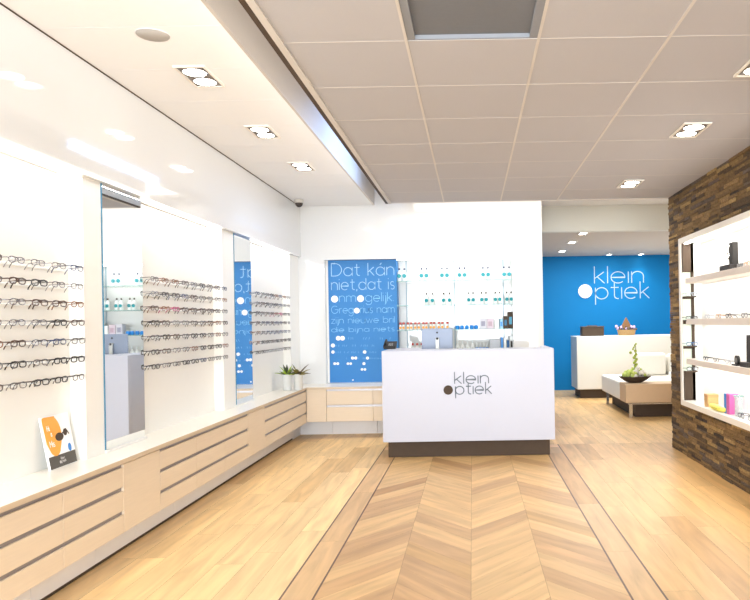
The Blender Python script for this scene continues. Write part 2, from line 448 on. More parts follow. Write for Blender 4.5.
def back_unit(x0,x1,label,filler=False):
    t=thing('drawer_cabinet' if not filler else 'cupboard',label,'cabinet',(x0,FY,0),0,'pale wood cabinets along the back wall')
    w=x1-x0; g=.002
    MB().box(g,w-g,.022,.50,.21,BZ-.026).build('carcass',WOODE,t)
    MB().box(g if not filler else -.17,w-g,.36,.40,0,.21).build('plinth',PLINTH,t)
    if filler: MB().box(g,w-g,0,.02,.21,.614).build('door',WOOD,t,.0015)
    else:
        for a,b in ((.42,.588),(.212,.388)):
            d=MB().box(g,w-g,0,.02,a,b).build('drawer',WOOD,t,.0015)
            MB().box(g,w-g,.010,.021,b+.001,b+.026).build('pull_channel',mat('pale_channel',(205,204,212),.3,metal=.3),d)
back_unit(-2.0715,-1.824,'narrow plain pale wood corner cupboard on the back wall',True)
back_unit(-1.824,-1.245,'pale wood two-drawer cabinet under the blue eye-chart panel')
back_unit(-1.245,-.665,'pale wood two-drawer cabinet mostly hidden behind left end of reception desk')
# ------------------------------------------------------------------ mirrors
def mirror(y0,y1,label):
    t=thing('wall_mirror',label,'mirror',(XM,y0,BZ),0,'tall frameless mirrors on the left wall'); w=y1-y0; h=H+.903-BZ
    MB().box(-.03,0,.004,w-.004,.018,h).build('glass',MIRROR,t)
    MB().box(-.03,.006,-.001,.006,.018,h).build('edge',MIRE,t)
    MB().box(-.03,.012,0,w,0.001,.016).build('bottom_rail',WHITE,t)
    MB().box(-.085,-.032,0,w,0.001,h).build('backing',WALLW,t)
mirror(4.262,4.79,'tall frameless wall mirror nearer the camera, reflecting the desk and shelves')
mirror(6.632,7.15,'narrow tall frameless wall mirror farther back, reflecting the blue lettered panel')
# ------------------------------------------------------------------ eyeglasses
def rim_pts(cy,w,h,n=20,p=2.6):
    out=[]
    for i in range(n):
        a=2*PI*i/n; c,s_=math.cos(a),math.sin(a)
        out.append((0,cy+w*abs(c)**(2/p)*(1 if c>0 else -1),h*abs(s_)**(2/p)*(1 if s_>0 else -1)))
    return out
def glasses(name,label,rgb,thick,w=.025,h=.018,rough=.3,metal=0.,p=2.6):
    """faces +X, lies along Y; origin at bridge"""
    t=thing(name,label,'glasses')
    m=mat('frame_%d_%d_%d'%rgb,rgb,rough,metal)
    f=MB()
    for s_ in(-1,1):
        rp=rim_pts(s_*.0345,w,h,p=p); f.tube(rp,thick,5,closed=True)
        f.tube([(0,s_*(.0345+w),.008),(-.004,s_*(.0345+w+.008),.009)],thick*1.2,5)
    f.tube([(.001,-.0345-w,h*.55),(.001,-.0345,h),(.001,0,h*.75),(.001,.0345,h),(.001,.0345+w,h*.55)],thick*1.35,5)
    f.tube([(0,-.0345+w,.006),(.001,0,.010),(0,.0345-w,.006)],thick,5)
    fo=f.build('frame',m,t)
    kids=[fo]
    for s_ in(-1,1):
        rp=rim_pts(s_*.0345,w-.001,h-.001,p=p)
        l=MB().add([(q[0]-.0005,q[1],q[2]) for q in rp]+[(q[0]+.0005,q[1],q[2]) for q in rp],
            [tuple(range(20)),tuple(range(39,19,-1))]).build('lens',LENS,t)
        kids.append(l)
        y=s_*(.0345+w+.008)
        tm=MB().tube([(-.004,y,.009),(-.05,y,.007),(-.088,y*.97,.002),(-.103,y*.95,-.018),(-.108,y*.94,-.030)],thick*1.1,5).build('temple',m,t)
        kids.append(tm)
    return reg(t,*kids)
KINDS=[('black-framed',(26,22,22),.0031,.0255,.015,.3,0,3.2),('dark brown framed',(66,42,30),.0029,.025,.015,.3,0,2.8),('thin silver-framed',(120,120,128),.0019,.025,.015,.25,1.,2.4),
 ('slate blue framed',(44,60,98),.0026,.025,.015,.3,0,2.8),('grey-framed',(82,78,78),.0023,.024,.015,.3,0,2.6),('amber brown framed',(124,76,42),.0026,.025,.015,.3,0,2.4),('magenta-framed',(176,36,110),.0026,.024,.015,.3,0,2.6)]
PROTO=None; PROTOS={}
ROWS=['top','second','third','middle','fifth','sixth','bottom']
BAYS=[('near',[3.235,3.41,3.585,3.76,3.93],3.05,4.05),('middle',[4.89+.1735*i for i in range(9)],4.80,6.31),('far',[7.25+.1735*i for i in range(8)],7.16,8.56)]
GX=XM+.035
ACR=mat('clear_acrylic',(225,228,228),.1)
rnd=random.Random(3)
for bay,posy,ya,yb in BAYS:
    n=len(posy)
    for ri in range(7):
        z=1.752-.1035*ri
        rail=thing('display_rail','%s white display rail for glasses in the %s bay of the left wall'%(ROWS[ri],bay),'rail',(XN+.012,(ya+yb)/2,z-.006),0,'display rails on the left wall')
        MB().box(-.012,-.006,-(yb-ya)/2,(yb-ya)/2,-.003,.003).build('bar',NICHEW,rail)
        for y in posy:
            MB().tube([(-.006,y-(ya+yb)/2,0),(GX-XN-.014,y-(ya+yb)/2,.006)],.0012,5).build('peg',ACR,rail)
        for i,y in enumerate(posy):
            if bay=='near' and ri in(5,6): ki=rnd.choice([0,1,0,4,1])
            else: ki=rnd.choice([0,0,1,1,2,4,4,3,5,2] if ri!=2 else [0,1,6,2,4,5,3])
            nm=KINDS[ki]
            fr=n-1-i
            where=('rightmost' if fr==0 else ('leftmost' if i==0 and bay!='near' else ORD[fr]+' from right'))
            lab='%s eyeglasses, %s on the %s rail of the %s left-wall bay'%(nm[0],where,ROWS[ri],bay)
            loc=(GX,y+rnd.uniform(-.006,.006),z+.004)
            if ki not in PROTOS:
                p=glasses('eyeglasses',lab,*nm[1:]); p.location=loc; p['group']='eyeglasses on the left wall rails'; p.rotation_euler=(0,0,rnd.uniform(-.05,.05)); PROTOS[ki]=p
            else: dup(PROTOS[ki],loc,lab,rnd.uniform(-.06,.06),'eyeglasses on the left wall rails')
# ------------------------------------------------------------------ leaning poster card
pb=Vector((-2.235,3.90,BZ)); 
poster=thing('poster_card','white leaning card with orange shape, sunglasses picture and dark footer','poster',pb,0)
poster.rotation_euler=(0,0,0)
tilt=math.radians(10.5)
u=Vector((.03,-1,0)).normalized()  # along wall toward camera = left in photo
lw,lh=.30,.325
upv=Vector((-math.sin(tilt),0,math.cos(tilt))); nrm=upv.cross(u)*-1
if nrm.x<0: nrm=-nrm
def pc(x,y,k=0): # x to right in photo (away from cam)
    return tuple(u*(lw/2-x)*.885+upv*y*.9+nrm*(.001+k))
def slab(mb,pts,k0,k1,mi=0):
    n=len(pts); vs=[pc(x,y,k0) for x,y in pts]+[pc(x,y,k1) for x,y in pts]
    mb.add(vs,[tuple(range(n)),tuple(range(2*n-1,n-1,-1))]+[(i,(i+1)%n,n+(i+1)%n,n+i) for i in range(n)],mi)
poster.location=(-2.302,3.875,BZ+.002)
b=MB(); slab(b,[(0,0),(lw,0),(lw,lh),(0,lh)],-.012,0); b.build('card',TXTW,poster)
b=MB(); slab(b,[(.003,.003),(lw-.003,.003),(lw-.003,.078),(.003,.078)],.0,.001); b.build('footer_band',mat('card_dark_footer',(84,78,70),.6,var=.2,scale=300),poster)
b=MB(); slab(b,[(.005,.30),(.012,.318),(.03,.322)]+[(.145+.0*0,.318)]+arc(.055,.215,.13,50,-25,8)+[(.15,.12)]+arc(.09,.135,.06,-20,-150,8)+[(.012,.16)],.0,.0012); b.build('orange_shape',mat('card_orange',(248,168,62),.5),poster)
b=MB()
for txt,x,y,s in (('HI.',.04,.235,.022),('&',.07,.20,.014),('MIs',.04,.135,.024)):
    S,w,_=text_strokes(txt)
    for q in S: ribbon(b,[(x+px*s,y+py*s) for px,py in q],.004,lambda X,Y,k:pc(X,Y,.0013+.0006*k))
b.build('lettering',TXTW,poster)
b=MB()
slab(b,[(.155+.045*math.cos(a*PI/8),.185+.026*math.sin(a*PI/8)) for a in range(16)],.001,.002)
slab(b,[(.225+.022*math.cos(a*PI/8),.205+.022*math.sin(a*PI/8)) for a in range(16)],.001,.002)
slab(b,[(.19,.195),(.215,.205),(.215,.213),(.19,.205)],.001,.002); slab(b,[(.235,.225),(.262,.185),(.267,.19),(.24,.228)],.001,.002)
b.build('sunglasses_picture',DARK,poster)
b=MB(); slab(b,[(.245+.018*math.cos(a*PI/8),.105+.026*math.sin(a*PI/8)) for a in range(16)],.001,.002); b.build('blue_badge',mat('badge_blue',(40,130,210),.5),poster)
b=MB(); slab(b,[(.115+.009*math.cos(a*PI/8),.032+.009*math.sin(a*PI/8)) for a in range(16)],.001,.002)
for txt,x,y in (('kleIn',.125,.045),('ptIek',.127,.026)):
    S,w,_=text_strokes(txt)
    for q in S: ribbon(b,[(x+px*.0115,y+py*.0115) for px,py in q],.002,lambda X,Y,k:pc(X,Y,.0012+.0006*k))
b.build('footer_logo',mat('footer_logo_grey',(205,200,196),.5),poster)
# ------------------------------------------------------------------ succulents in pots
def succulent(loc,label,sc,cols,seed):
    r=random.Random(seed)
    t=thing('potted_succulent',label,'potted plant',loc,0,'potted succulents on the bench corner')
    MB().lathe([(.045,0),(.049,.005),(.057,.185),(.059,.19),(.053,.19),(.052,.175),(.001,.174)]).build('pot',mat('pale_ceramic_pot',(222,224,222),.3,var=.02),t)
    MB().lathe([(.05,.172),(.05,.178),(.001,.180)]).build('soil',DARK,t)
    for ci,c in enumerate(cols):
        b=MB()
        for k in range(11):
            a=r.uniform(0,2*PI); el=r.uniform(.25,1.25); L=r.uniform(.07,.13)*sc; w=.013*sc
            d=Vector((math.cos(a)*math.cos(el),math.sin(a)*math.cos(el),math.sin(el))); side=d.cross(Vector((0,0,1))).normalized(); nn=side.cross(d)
            ring=[]
            for j,(tt,ww) in enumerate(((0,.7),(.3,1.),(.65,.75),(1,.06))):
                p=Vector((0,0,.176))+d*L*tt+Vector((0,0,-.02*tt*tt))*sc
                ring.append([p+side*w*ww,p+nn*w*.35*ww,p-side*w*ww,p-nn*w*.35*ww])
            vs=[q for R in ring for q in R]; fs=[]
            for j in range(3):
                for m_ in range(4): fs.append((j*4+m_,j*4+(m_+1)%4,(j+1)*4+(m_+1)%4,(j+1)*4+m_))
            b.add(vs,fs,0,None,True)
        b.build('leaves',mat('leaf_%d_%d_%d'%c,c,.5,var=.2,scale=60),t)
succulent((-2.215,8.22,BZ+.001),'pale potted succulent with lighter green leaves, the left one of two touching pots',1.45,[(168,196,60),(120,140,60),(70,80,46)],4)
succulent((-2.093,8.27,BZ+.001),'pale potted succulent with dark spiky leaves, the right one of two touching pots',1.75,[(128,118,50),(84,70,40)],9)
# ------------------------------------------------------------------ eye-chart panel in back niche
PYP=YB+.10
pnx0=atY(328.6,300,PYP).x; pnx1=atY(397,300,PYP).x; pz0=atY(363,384.5,PYP).z; pz1=atY(363,258,PYP).z
struct('wall_back',MB().box(NXL+.0005,pnx0-.001,PYP-.004,YB+.34,BZ,NZ1),WHITE)
ec=thing('eye_chart_panel','bright blue panel of shrinking light lettering and white dots on the back wall','panel',((pnx0+pnx1)/2,PYP,BZ))
ox,oz=(pnx0+pnx1)/2,BZ
MB().box(pnx0-ox,pnx1-ox,0,.22,pz0-oz,NZ1-oz-.002).build('board',BLUEP,ec)
MB().box(pnx0-ox,pnx1-ox,-.012,.22,.001,pz0-oz-.002).build('sill',WHITE,ec)
def put_text(mb,txt,xa,xb,yb,xh,sw,Y,dots=None,dotr=1.,org=(0,0,0),dep=.004,gap=.26):
    """lettering fitted between two points of a wall plane at depth Y"""
    S,w,D=text_strokes(txt,gap)
    A=atY(xa,yb,Y); B=atY(xb,yb,Y); kx=(B.x-A.x)/w; kz=xh*Y/F
    z0=(A.z+B.z)/2
    ky=min(abs(kx)*1.25,kz)
    for q in S:
        ribbon(mb,[(A.x-org[0]+px*kx,z0-org[2]+py*kz) for px,py in q],sw,lambda X,Z,k:(X,-.0005-dep*k+(Y-org[1]),Z))
    if dots is not None:
        for d in D: dots.append((A.x+d*kx,z0+kz*.5,kz*.5*dotr))
rows=[('Dat kAn',331.5,394,275.6,8.3,.0085),('niet,dat is',331.5,394.5,289.6,7.6,.0075),('@nm@gelijk.',331.5,394,301.6,6.0,.0068),
 ('Greg@rius nam',331.5,394.5,313,5.0,.006),('zijn nieuwe bril',331.5,394.5,323,4.2,.0056),('die bijna niets',331.5,394.5,331.6,3.3,.005)]
dots=[]; txa=MB(); txb=MB()
for i,(t_,a,b_,y,xh,sw) in enumerate(rows):
    put_text(txa if i<2 else txb,t_,a,b_,y,xh,sw,PYP,dots,1.15,(ox,PYP,oz))
# rows too small to read: short strokes
r5=random.Random(5)
for y,xh,xa_,xb_ in ((339.5,2.3,332,392),(346.5,1.8,336,378),(353,1.5,336,377),(359,1.2,336,382)):
    x=xa_
    while x<xb_:
        if r5.random()<.6:
            a=atY(x,y,PYP); k=xh*PYP/F
            q=[(a.x-ox,a.z-oz),(a.x-ox+k*r5.uniform(-.3,.5),a.z-oz+k)]
            ribbon(txb,q,.0032,lambda X,Z,kk:(X,-.0005-.003*kk,Z))
        x+=xh*r5.uniform(.9,1.5)
txa.build('lettering',mat('pale_blue_print',(170,212,240),.5),ec); txb.build('lettering',TXTB,ec)
for x,y,r_ in ((338.3,338.2,2.3),(342.6,338.2,2.3),(333,345.5,2),(333,352,1.6),(364.7,352,1.7),(352.6,358,1.5),(355.8,358,1.5),(367.6,358,1.5),(334.8,363.6,1.4),(337.8,363.6,1.4),(348,363.6,1.3),(350.8,363.6,1.3),(364,363.6,1.5),(362,369.4,1.3),(365,369.4,1.3),(353,380,.8)):
    p=atY(x,y,PYP); dots.append((p.x,p.z,r_*PYP/F))
for (x,z,r_) in dots: MB().disc((x-ox,-.003,z-oz),'Y',r_,.005).build('white_dot',TXTW,ec)
# ------------------------------------------------------------------ glass shelves in the back niche
SY=YB+.02
def shz(y,x=455): return atY(x,y,SY).z
sx0=pnx1+.005; sx1=NXR-.002
SH=[(280,'top'),(304.5,'second'),(329.5,'third'),(352.5,'lowest')]
unit=thing('glass_shelf_unit','backlit unit of clear glass shelves set in the white wall behind the desk','shelf unit',(0,SY,BZ))
for y,_ in SH:
    z=shz(y)-BZ
    s_=MB().box(sx0,sx1,.004,.31,z-.008,z).build('shelf',GLASS,unit)
    MB().box(sx0,sx1,0,.004,z-.008,z).build('shelf_edge',GLASSE,s_)
for x in (406.5,454.5,503.6):
    X=atY(x,300,YB+.3).x; MB().box(X-.006,X+.006,.305,.318,.003,NZ1-BZ-.003).build('upright',mat('pale_upright',(150,170,186),.4),unit)
MB().box(sx0,sx1,.10,.13,NZ1-BZ-.012,NZ1-BZ-.004).build('light_strip',emat('niche_led',(255,255,250),4),unit)
# products on the shelves
def bottle_proto(name,label,cat,prof,body,cap=None,lab=None,n=10):
    t=thing(name,label,cat); ks=[MB().lathe(prof,(0,0,0),n).build('body',body,t)]
    if cap: ks.append(MB().lathe(cap[0],(0,0,0),n).build('cap',cap[1],t))
    if lab: ks.append(MB().disc((0,-lab[0],lab[1]),'Y',lab[2],.004,12).build('label_disc',lab[3],t))
    return reg(t,*ks)
WB=mat('white_bottle_plastic',(235,238,238),.35)
SHG={}
def place(key,maker,loc,label,group):
    if key not in SHG:
        t=maker(label); t.location=loc; t['group']=group; SHG[key]=t
    else: dup(SHG[key],loc,label,0,group)
TEAL=mat('teal_label',(64,160,172),.6,spec=.2); NAVY=mat('navy_cap',(60,64,96),.6,spec=.2); TURQ=mat('turquoise_label',(40,146,156),.6,spec=.2)
def mk_teal(label): return bottle_proto('lens_fluid_bottle',label,'bottle',[(.026,0),(.028,.004),(.028,.115),(.012,.135),(.011,.15)],WB,([(.0105,.15),(.0105,.176),(.001,.178)],NAVY),(.029,.072,.027,TEAL))
def mk_teal2(label): return bottle_proto('lens_fluid_bottle',label,'bottle',[(.024,0),(.026,.004),(.026,.11),(.011,.13),(.0105,.14)],WB,([(.0105,.14),(.0105,.166),(.001,.168)],DARK),(.027,.062,.024,TURQ))
PY_=SY+.13
def shelfpos(x,ysh): 
    a=atY(x,300,PY_); return (a.x,PY_,shz(ysh)+.0005)
for pi,px in enumerate((402.3,424.5,445,462.5,486,507)):
    for si,o_ in enumerate((-2.55,2.55)):
        place('teal',mk_teal,shelfpos(px+o_,280),'teal-labelled bottle, %s of %s pair from left, top glass shelf'%(('left','right')[si],ORD[pi]),'bottle pairs on the glass shelves')
for pi,(px,o) in enumerate(((429.5,2.6),(446.5,2.6),(471,1.9),(484,1.9),(497.5,1.9),(509,1.9))):
    for si,s2 in enumerate((-1,1)):
        place('teal2',mk_teal2,shelfpos(px+o*s2*1.15,304.5),'turquoise-labelled bottle, %s of %s pair from left, second glass shelf'%(('left','right')[si],ORD[pi]),'bottle pairs on the glass shelves')
RED=mat('coral_cap',(205,100,92),.5); ORG=mat('orange_label',(248,170,70),.5)
def mk_red(label): return bottle_proto('lens_fluid_bottle',label,'bottle',[(.019,0),(.020,.003),(.020,.062),(.014,.072),(.013,.076)],WB,([(.017,.076),(.017,.104),(.001,.106)],RED),(.021,.034,.017,ORG))
for i,px in enumerate((400,403.2,407.5,410.8,415,418.4,423,426,430.5,433.6,438.5,442,447)):
    place('red',mk_red,shelfpos(px,329.5),'small coral-capped bottle, %s from left on the third glass shelf'%ORD[i],'coral-capped bottles on the third shelf')
BLU=mat('vivid_blue_case',(20,132,215),.35)
def mk_jar(label):
    t=thing('lens_case',label,'lens case'); a=MB().lathe([(.022,0),(.026,.004),(.028,.03),(.022,.05),(.001,.052)],n=12).build('body',BLU,t)
    c=MB().lathe([(.017,.052),(.016,.058),(.001,.06)],n=12).build('lid',WB,t); return reg(t,a,c)
for i,px in enumerate((457,461.4,466.3,471.3,475.6)):
    place('jar',mk_jar,shelfpos(px,329.5),'vivid blue round case, %s from left on the third glass shelf'%ORD[i],'blue cases on the third shelf')
def carton(px0,px1,ysh,hpx,m,label,name='carton',m2=None,dep=.09,cat='box'):
    a=atY(px0,300,PY_).x; b=atY(px1,300,PY_).x; h=hpx*PY_/F; w=b-a
    t=thing(name,label,cat,((a+b)/2,PY_,shz(ysh)+.0005))
    MB().box(-w/2+.001,w/2-.001,-dep/2,dep/2,0,h).build('carton_body',m,t,.002)
    if m2: MB().box(-w*.3,w*.3,-dep/2-.002,-dep/2,h*.25,h*.7).build('printed_panel',m2,t)
    return t
carton(479.5,486,329.5,11,mat('grey_white_carton',(205,205,215),.5),'grey-white carton with dark mark, first right of the blue cases',m2=mat('carton_dark_mark',(150,150,170),.5))
carton(486.5,493,329.5,10.5,mat('pinkish_carton',(210,196,208),.5),'pinkish grey carton in the middle of the third glass shelf group',m2=mat('carton_mauve',(185,160,175),.5))
carton(494,498.3,329.5,9.5,WB,'plain slim white carton on the third glass shelf')
carton(499,502.6,329.5,10,mat('pale_teal_carton',(140,190,215),.5),'slim pale blue carton left of the dark cartons',m2=BLU)
carton(503,507.2,329.5,12.5,DARK,'shorter dark brown carton at right end of third glass shelf',m2=mat('teal_mark',(40,110,150),.5))
carton(507.6,512.4,329.5,16.5,DARK,'taller dark brown carton against the right end of third glass shelf',m2=mat('teal_mark2',(70,150,180),.5))
SL=mat('slate_label',(110,120,150),.5)
def mk_low(label): return bottle_proto('lens_fluid_bottle',label,'bottle',[(.022,0),(.024,.003),(.024,.075),(.014,.09),(.013,.10)],WB,([(.016,.10),(.016,.128),(.001,.13)],RED),(.025,.04,.018,SL))
for i,px in enumerate((411.8,416.4,421)):
    place('low',mk_low,shelfpos(px,352.5),'white bottle with red cap, %s of three on the lowest glass shelf'%ORD[i],'red-capped bottles low behind the desk')
def mk_pump(label): return bottle_proto('spray_bottle',label,'bottle',[(.026,0),(.028,.004),(.026,.08),(.010,.10),(.009,.115)],WB,([(.007,.115),(.010,.12),(.010,.145),(.004,.15)],mat('clear_cap',(225,232,235),.2)),(.029,.04,.018,mat('beige_label',(190,185,170),.5)))
for i,px in enumerate((456.8,461.8,466.8,471.8)):
    place('pump',mk_pump,shelfpos(px,352.5),'white spray bottle, %s of four on the lowest glass shelf'%ORD[i],'spray bottles low behind the desk')
def mk_sb(label): return bottle_proto('dropper_bottle',label,'bottle',[(.018,0),(.019,.003),(.019,.055),(.001,.056)],BLU,([(.010,.056),(.008,.10),(.003,.125)],WB))
for i,px in enumerate((476,479.5,483,486.5)):
    place('sb',mk_sb,shelfpos(px,352.5),'small blue bottle with white neck, %s of four on the lowest shelf'%ORD[i],'blue dropper bottles low behind the desk')
carton(489,499.5,352.5,12,mat('mid_grey_box',(178,184,194),.5),'wide grey box on the lowest glass shelf behind the desk',dep=.14)
carton(500,502.4,352.5,14,BLU,'slim vivid blue carton standing on the lowest glass shelf')
carton(503,505.4,352.5,13,WB,'slim white carton between two blue cartons on lowest shelf')
carton(506,508.3,352.5,11,mat('deep_blue_carton',(20,90,150),.5),'slim deep blue carton near right end of the lowest shelf')
carton(508.8,513-.6,352.5,15,WB,'white carton with dark mark at right end of the lowest shelf',m2=BLACK)
# ------------------------------------------------------------------ reception desk
DY=7.22; dl=atY(382.4,400,DY).x; dr=atY(554.6,400,DY).x; dzt=atY(470,349.6,DY).z; dzb=atY(470,441,DY).z
desk=thing('reception_desk','large white reception desk with grey lettering on a dark recessed base','desk',((dl+dr)/2,DY,0)); dcx=(dl+dr)/2; dw=(dr-dl)/2
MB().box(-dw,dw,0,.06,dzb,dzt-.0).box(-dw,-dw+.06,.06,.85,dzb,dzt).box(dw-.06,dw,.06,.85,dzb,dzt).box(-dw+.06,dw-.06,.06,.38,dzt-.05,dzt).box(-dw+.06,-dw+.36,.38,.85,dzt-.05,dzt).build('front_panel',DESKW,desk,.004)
MB().box(-dw+.06,dw-.06,.30,.85,.70,.74).build('worktop',WHITE,desk)
MB().box(-dw+.06,-dw+.5,.40,.83,dzb,.70).box(dw-.5,dw-.06,.40,.83,dzb,.70).build('pedestal',WHITE,desk)
MB().box(-dw+.045,dw-.05,.07,.80,0,dzb).build('plinth',DARK,desk,.003)
lg=MB()
def logo(mb,org,Y,x1,x2,y1,x3,x4,y2,xh,sw):
    put_text(mb,'kleIn',x1,x2,y1,xh,sw,Y,None,1,org,.004,.24)
    put_text(mb,'ptIek',x3,x4,y2,xh,sw,Y,None,1,org,.004,.24)
logo(lg,(dcx,DY,0),DY,454.6,488.6,383.5,455.6,491.5,394,7.9,.0105)
lg.build('logo_lettering',TXTG,desk)
p=atY(448.2,390,DY); MB().disc((p.x-dcx,-.003,p.z),'Y',4.7*DY/F,.006).build('logo_dot',DARK,desk)
# monitor
MY=DY+.74; p=atY(438,336,MY)
mon=thing('computer_monitor','back of a silver monitor with dark dot, rising behind the reception desk','monitor',(p.x,MY,.741))
mt=atY(438,328.4,MY).z-.741
SILV=mat('silver_back',(146,156,176),.45,metal=.2)
MB().box(-.19,.17,0,.018,mt-.25,mt).build('screen_back',SILV,mon,.006)
MB().box(-.165,.165,.018,.02,mt-.24,mt-.01).build('screen',BLACK,mon)
MB().disc((-.01,-.002,mt-.048),'Y',.011,.004).build('back_badge',BLACK,mon)
MB().box(-.028,.012,-.035,-.022,.012,mt-.105).box(-.028,.012,-.035,0,mt-.117,mt-.105).build('stand',mat('stand_silver',(215,214,208),.35,metal=.2),mon,.004)
MB().disc((-.008,-.0365,mt-.118),'Y',.014,.002).build('cable_hole',BLACK,mon)
MB().box(-.10,.08,-.13,.07,0,.012).build('foot',SILV,mon,.004)
# telephone
p=atY(390.3,350.6,DY+.6)
ph=thing('desk_telephone','small black desk telephone on the left end of the reception desk','telephone',(p.x,DY+.6,dzt+.0005))
b=MB(); b.add([(-.065,-.07,0),(.062,-.07,0),(.062,.08,0),(-.065,.08,0),(-.075,-.07,.03),(.072,-.07,.03),(.072,.08,.085),(-.075,.08,.085)],[(3,2,1,0),(4,5,6,7),(0,1,5,4),(1,2,6,5),(2,3,7,6),(3,0,4,7)])
b.build('base',BLACK,ph,.004)
MB().tube([(-.05,-.055,.05),(-.05,-.04,.068),(-.05,.05,.098),(-.05,.068,.09)],.014,8).build('handset',BLACK,ph)
k=MB()
for i in range(4):
    for j in range(3): k.box(-.015+.018*j,-.004+.018*j,-.045+.018*i,-.036+.018*i,.036+.0066*i,.0425+.0066*i)
k.build('keypad',mat('pale_keys',(200,200,200),.5),ph)
# ------------------------------------------------------------------ dome camera, smoke detector, downlights
dc=thing('dome_camera','small dark dome security camera in the far left ceiling corner','camera',(-2.13,8.6,ZL))
MB().lathe([(.055,0),(.058,-.012),(.055,-.045),(.001,-.046)][::-1]).build('base',mat('dome_base',(205,200,192),.4),dc)
MB().lathe([(.001,-.098),(.02,-.094),(.038,-.08),(.048,-.055),(.048,-.045)]).build('dome',mat('smoked_dome',(60,52,48),.1),dc)
p=atZ(153,35,ZL)
sp=thing('ceiling_speaker','round flat pale grey speaker in the white left ceiling','speaker',(p.x,p.y,ZL))
MB().lathe([(.001,-.004),(.083,-.0035),(.085,0)]).build('grille',mat('pale_grey_grille',(176,172,168),.7,var=.05,scale=400),sp)
MB().tube([(.088*math.cos(a*PI/16),.088*math.sin(a*PI/16),-.001) for a in range(32)],.002,6,closed=True).build('rim',CEILL,sp)
LAMP=emat('downlight_lamp',(255,252,240),14)
SPOTS=[]
def downlight(loc,label,power,sc=1.,group='recessed twin downlights'):
    t=thing('recessed_downlight',label,'ceiling light',loc,0,group)
    w,l=.095*sc,.18*sc
    MB().box(-w,-w+.012,-l,l,-.012,0).box(w-.012,w,-l,l,-.012,0).box(-w+.012,w-.012,-l,-l+.012,-.012,0).box(-w+.012,w-.012,l-.012,l,-.012,0).build('trim_frame',mat('light_trim',(235,228,218),.5),t)
    MB().box(-w+.012,w-.012,-l+.012,l-.012,-.004,-.001).build('housing',mat('housing_grey',(120,112,106),.5),t)
    for s_ in(-1,1):
        q=MB().disc((0,s_*.082*sc,-.007),'Z',.066*sc,.006).build('lamp',LAMP,t)
        MB().tube([(.07*sc*math.cos(a*PI/12),s_*.082*sc+.07*sc*math.sin(a*PI/12),-.008) for a in range(24)],.004,6,closed=True).build('ring',CHROME,q)
    if power:
        ld=bpy.data.lights.new('spot','SPOT'); ld.energy=power; ld.spot_size=math.radians(105); ld.spot_blend=.8; ld.shadow_soft_size=.08; ld.color=(1,.97,.93)
        lo=bpy.data.objects.new('downlight_beam',ld); C.objects.link(lo); lo.location=(0,0,-.03); lo.parent=t
    return t
PL=17
for i,(x,y,w) in enumerate(((200,76,'nearest of the three in the white left ceiling'),(263,131.5,'middle of the three in the white left ceiling'),(302,166,'farthest of the three in the white left ceiling'))):
    p=atZ(x,y,ZL); downlight((p.x,p.y,ZL),'twin-lamp recessed downlight, '+w,PL)
for (x,y,w) in ((690,129,'middle of the three along the grey ceiling right side'),(630,183,'farthest in the grey ceiling, above the stone wall end'),(764,62,'nearest in the grey ceiling, cut by right edge of photo')):
    p=atZ(x,y,ZC); downlight((p.x,p.y,ZC-.004),'twin-lamp recessed downlight, '+w,PL)
for (x,y,w) in ((583,233,'nearest'),(572,242,'middle'),(562,251,'farthest')):
    p=atZ(x,y,ZB); downlight((p.x,p.y,ZB),'small downlight in rear room ceiling, %s of the three in a row'%w,PL*1.3,.8,'rear room downlights')
for (x,y,w) in ((609,254.3,'left'),(641,254,'right')):
    p=atZ(x,y,ZB); downlight((p.x,p.y,ZB),'tiny rear downlight grazing the blue wall, %s of two above the lettering'%w,PL*.9,.6,'rear room downlights')
# ------------------------------------------------------------------ wall sign on blue
sg=thing('wall_lettering','thin white lettering with round white dot on the rear blue wall','sign',(0,YW-.001,H))
b=MB(); logo(b,(0,YW-.001,H),YW-.001,594.5,643.5,283,595.5,649,298.6,11.3,.016); b.build('lettering',TXTS,sg)
p=atY(585,291.3,YW); MB().disc((p.x,-.012,p.z-H),'Y',6.9*YW/F,.02,36).build('dot',TXTW,sg)
# ------------------------------------------------------------------ rear room: partition, sofa, flowers
PYY=12.5; pxl=atY(577,360,PYY).x; pzt=atY(600,336.2,PYY).z
pt=thing('low_partition','long white waist-high counter in the rear room before the blue wall','counter',(pxl,PYY,0))
MB().box(0,2.45,0,.75,.165,pzt).build('body',mat('counter_white',(225,224,216),.4),pt,.01)
MB().box(.06,2.4,.07,.70,0,.165).build('plinth',DARK,pt)
p=atY(592,335,PYY+.3)
bx=thing('dark_box','dark brown box with raised lid on the rear white counter','box',(p.x,PYY+.3,pzt+.0005))
MB().box(-.20,.20,-.13,.13,0,.155).build('box_body',DARK,bx,.012)
MB().box(-.205,.205,-.135,.135,.155,.18).box(-.09,.09,-.06,.06,.18,.195).build('lid',mat('dark_lid',(66,54,46),.5),bx,.008)
p=atY(626.5,335,PYY+.3)
bk=thing('flower_basket','wicker basket with lilac flowers and brown gable on the rear counter','basket',(p.x,PYY+.3,pzt+.0005))
MB().lathe([(.14,0),(.155,.01),(.17,.10),(.175,.105),(.165,.105),(.15,.09),(.001,.09)],sy=.7).build('basket',mat('wicker',(176,142,96),.8,var=.35,scale=70,bump=.5),bk)
r6=random.Random(2); b=MB(); b2=MB()
for i in range(46):
    a=r6.uniform(0,2*PI); r_=r6.uniform(.03,.19); (b if i%2 else b2).blob((r_*math.cos(a),.7*r_*math.sin(a),.12+r6.uniform(-.01,.05)),r6.uniform(.018,.03))
b.build('lilac_flowers',mat('lilac',(190,172,214),.7,var=.2),bk); b2.build('foliage',mat('dusky_foliage',(96,84,66),.8,var=.4),bk)
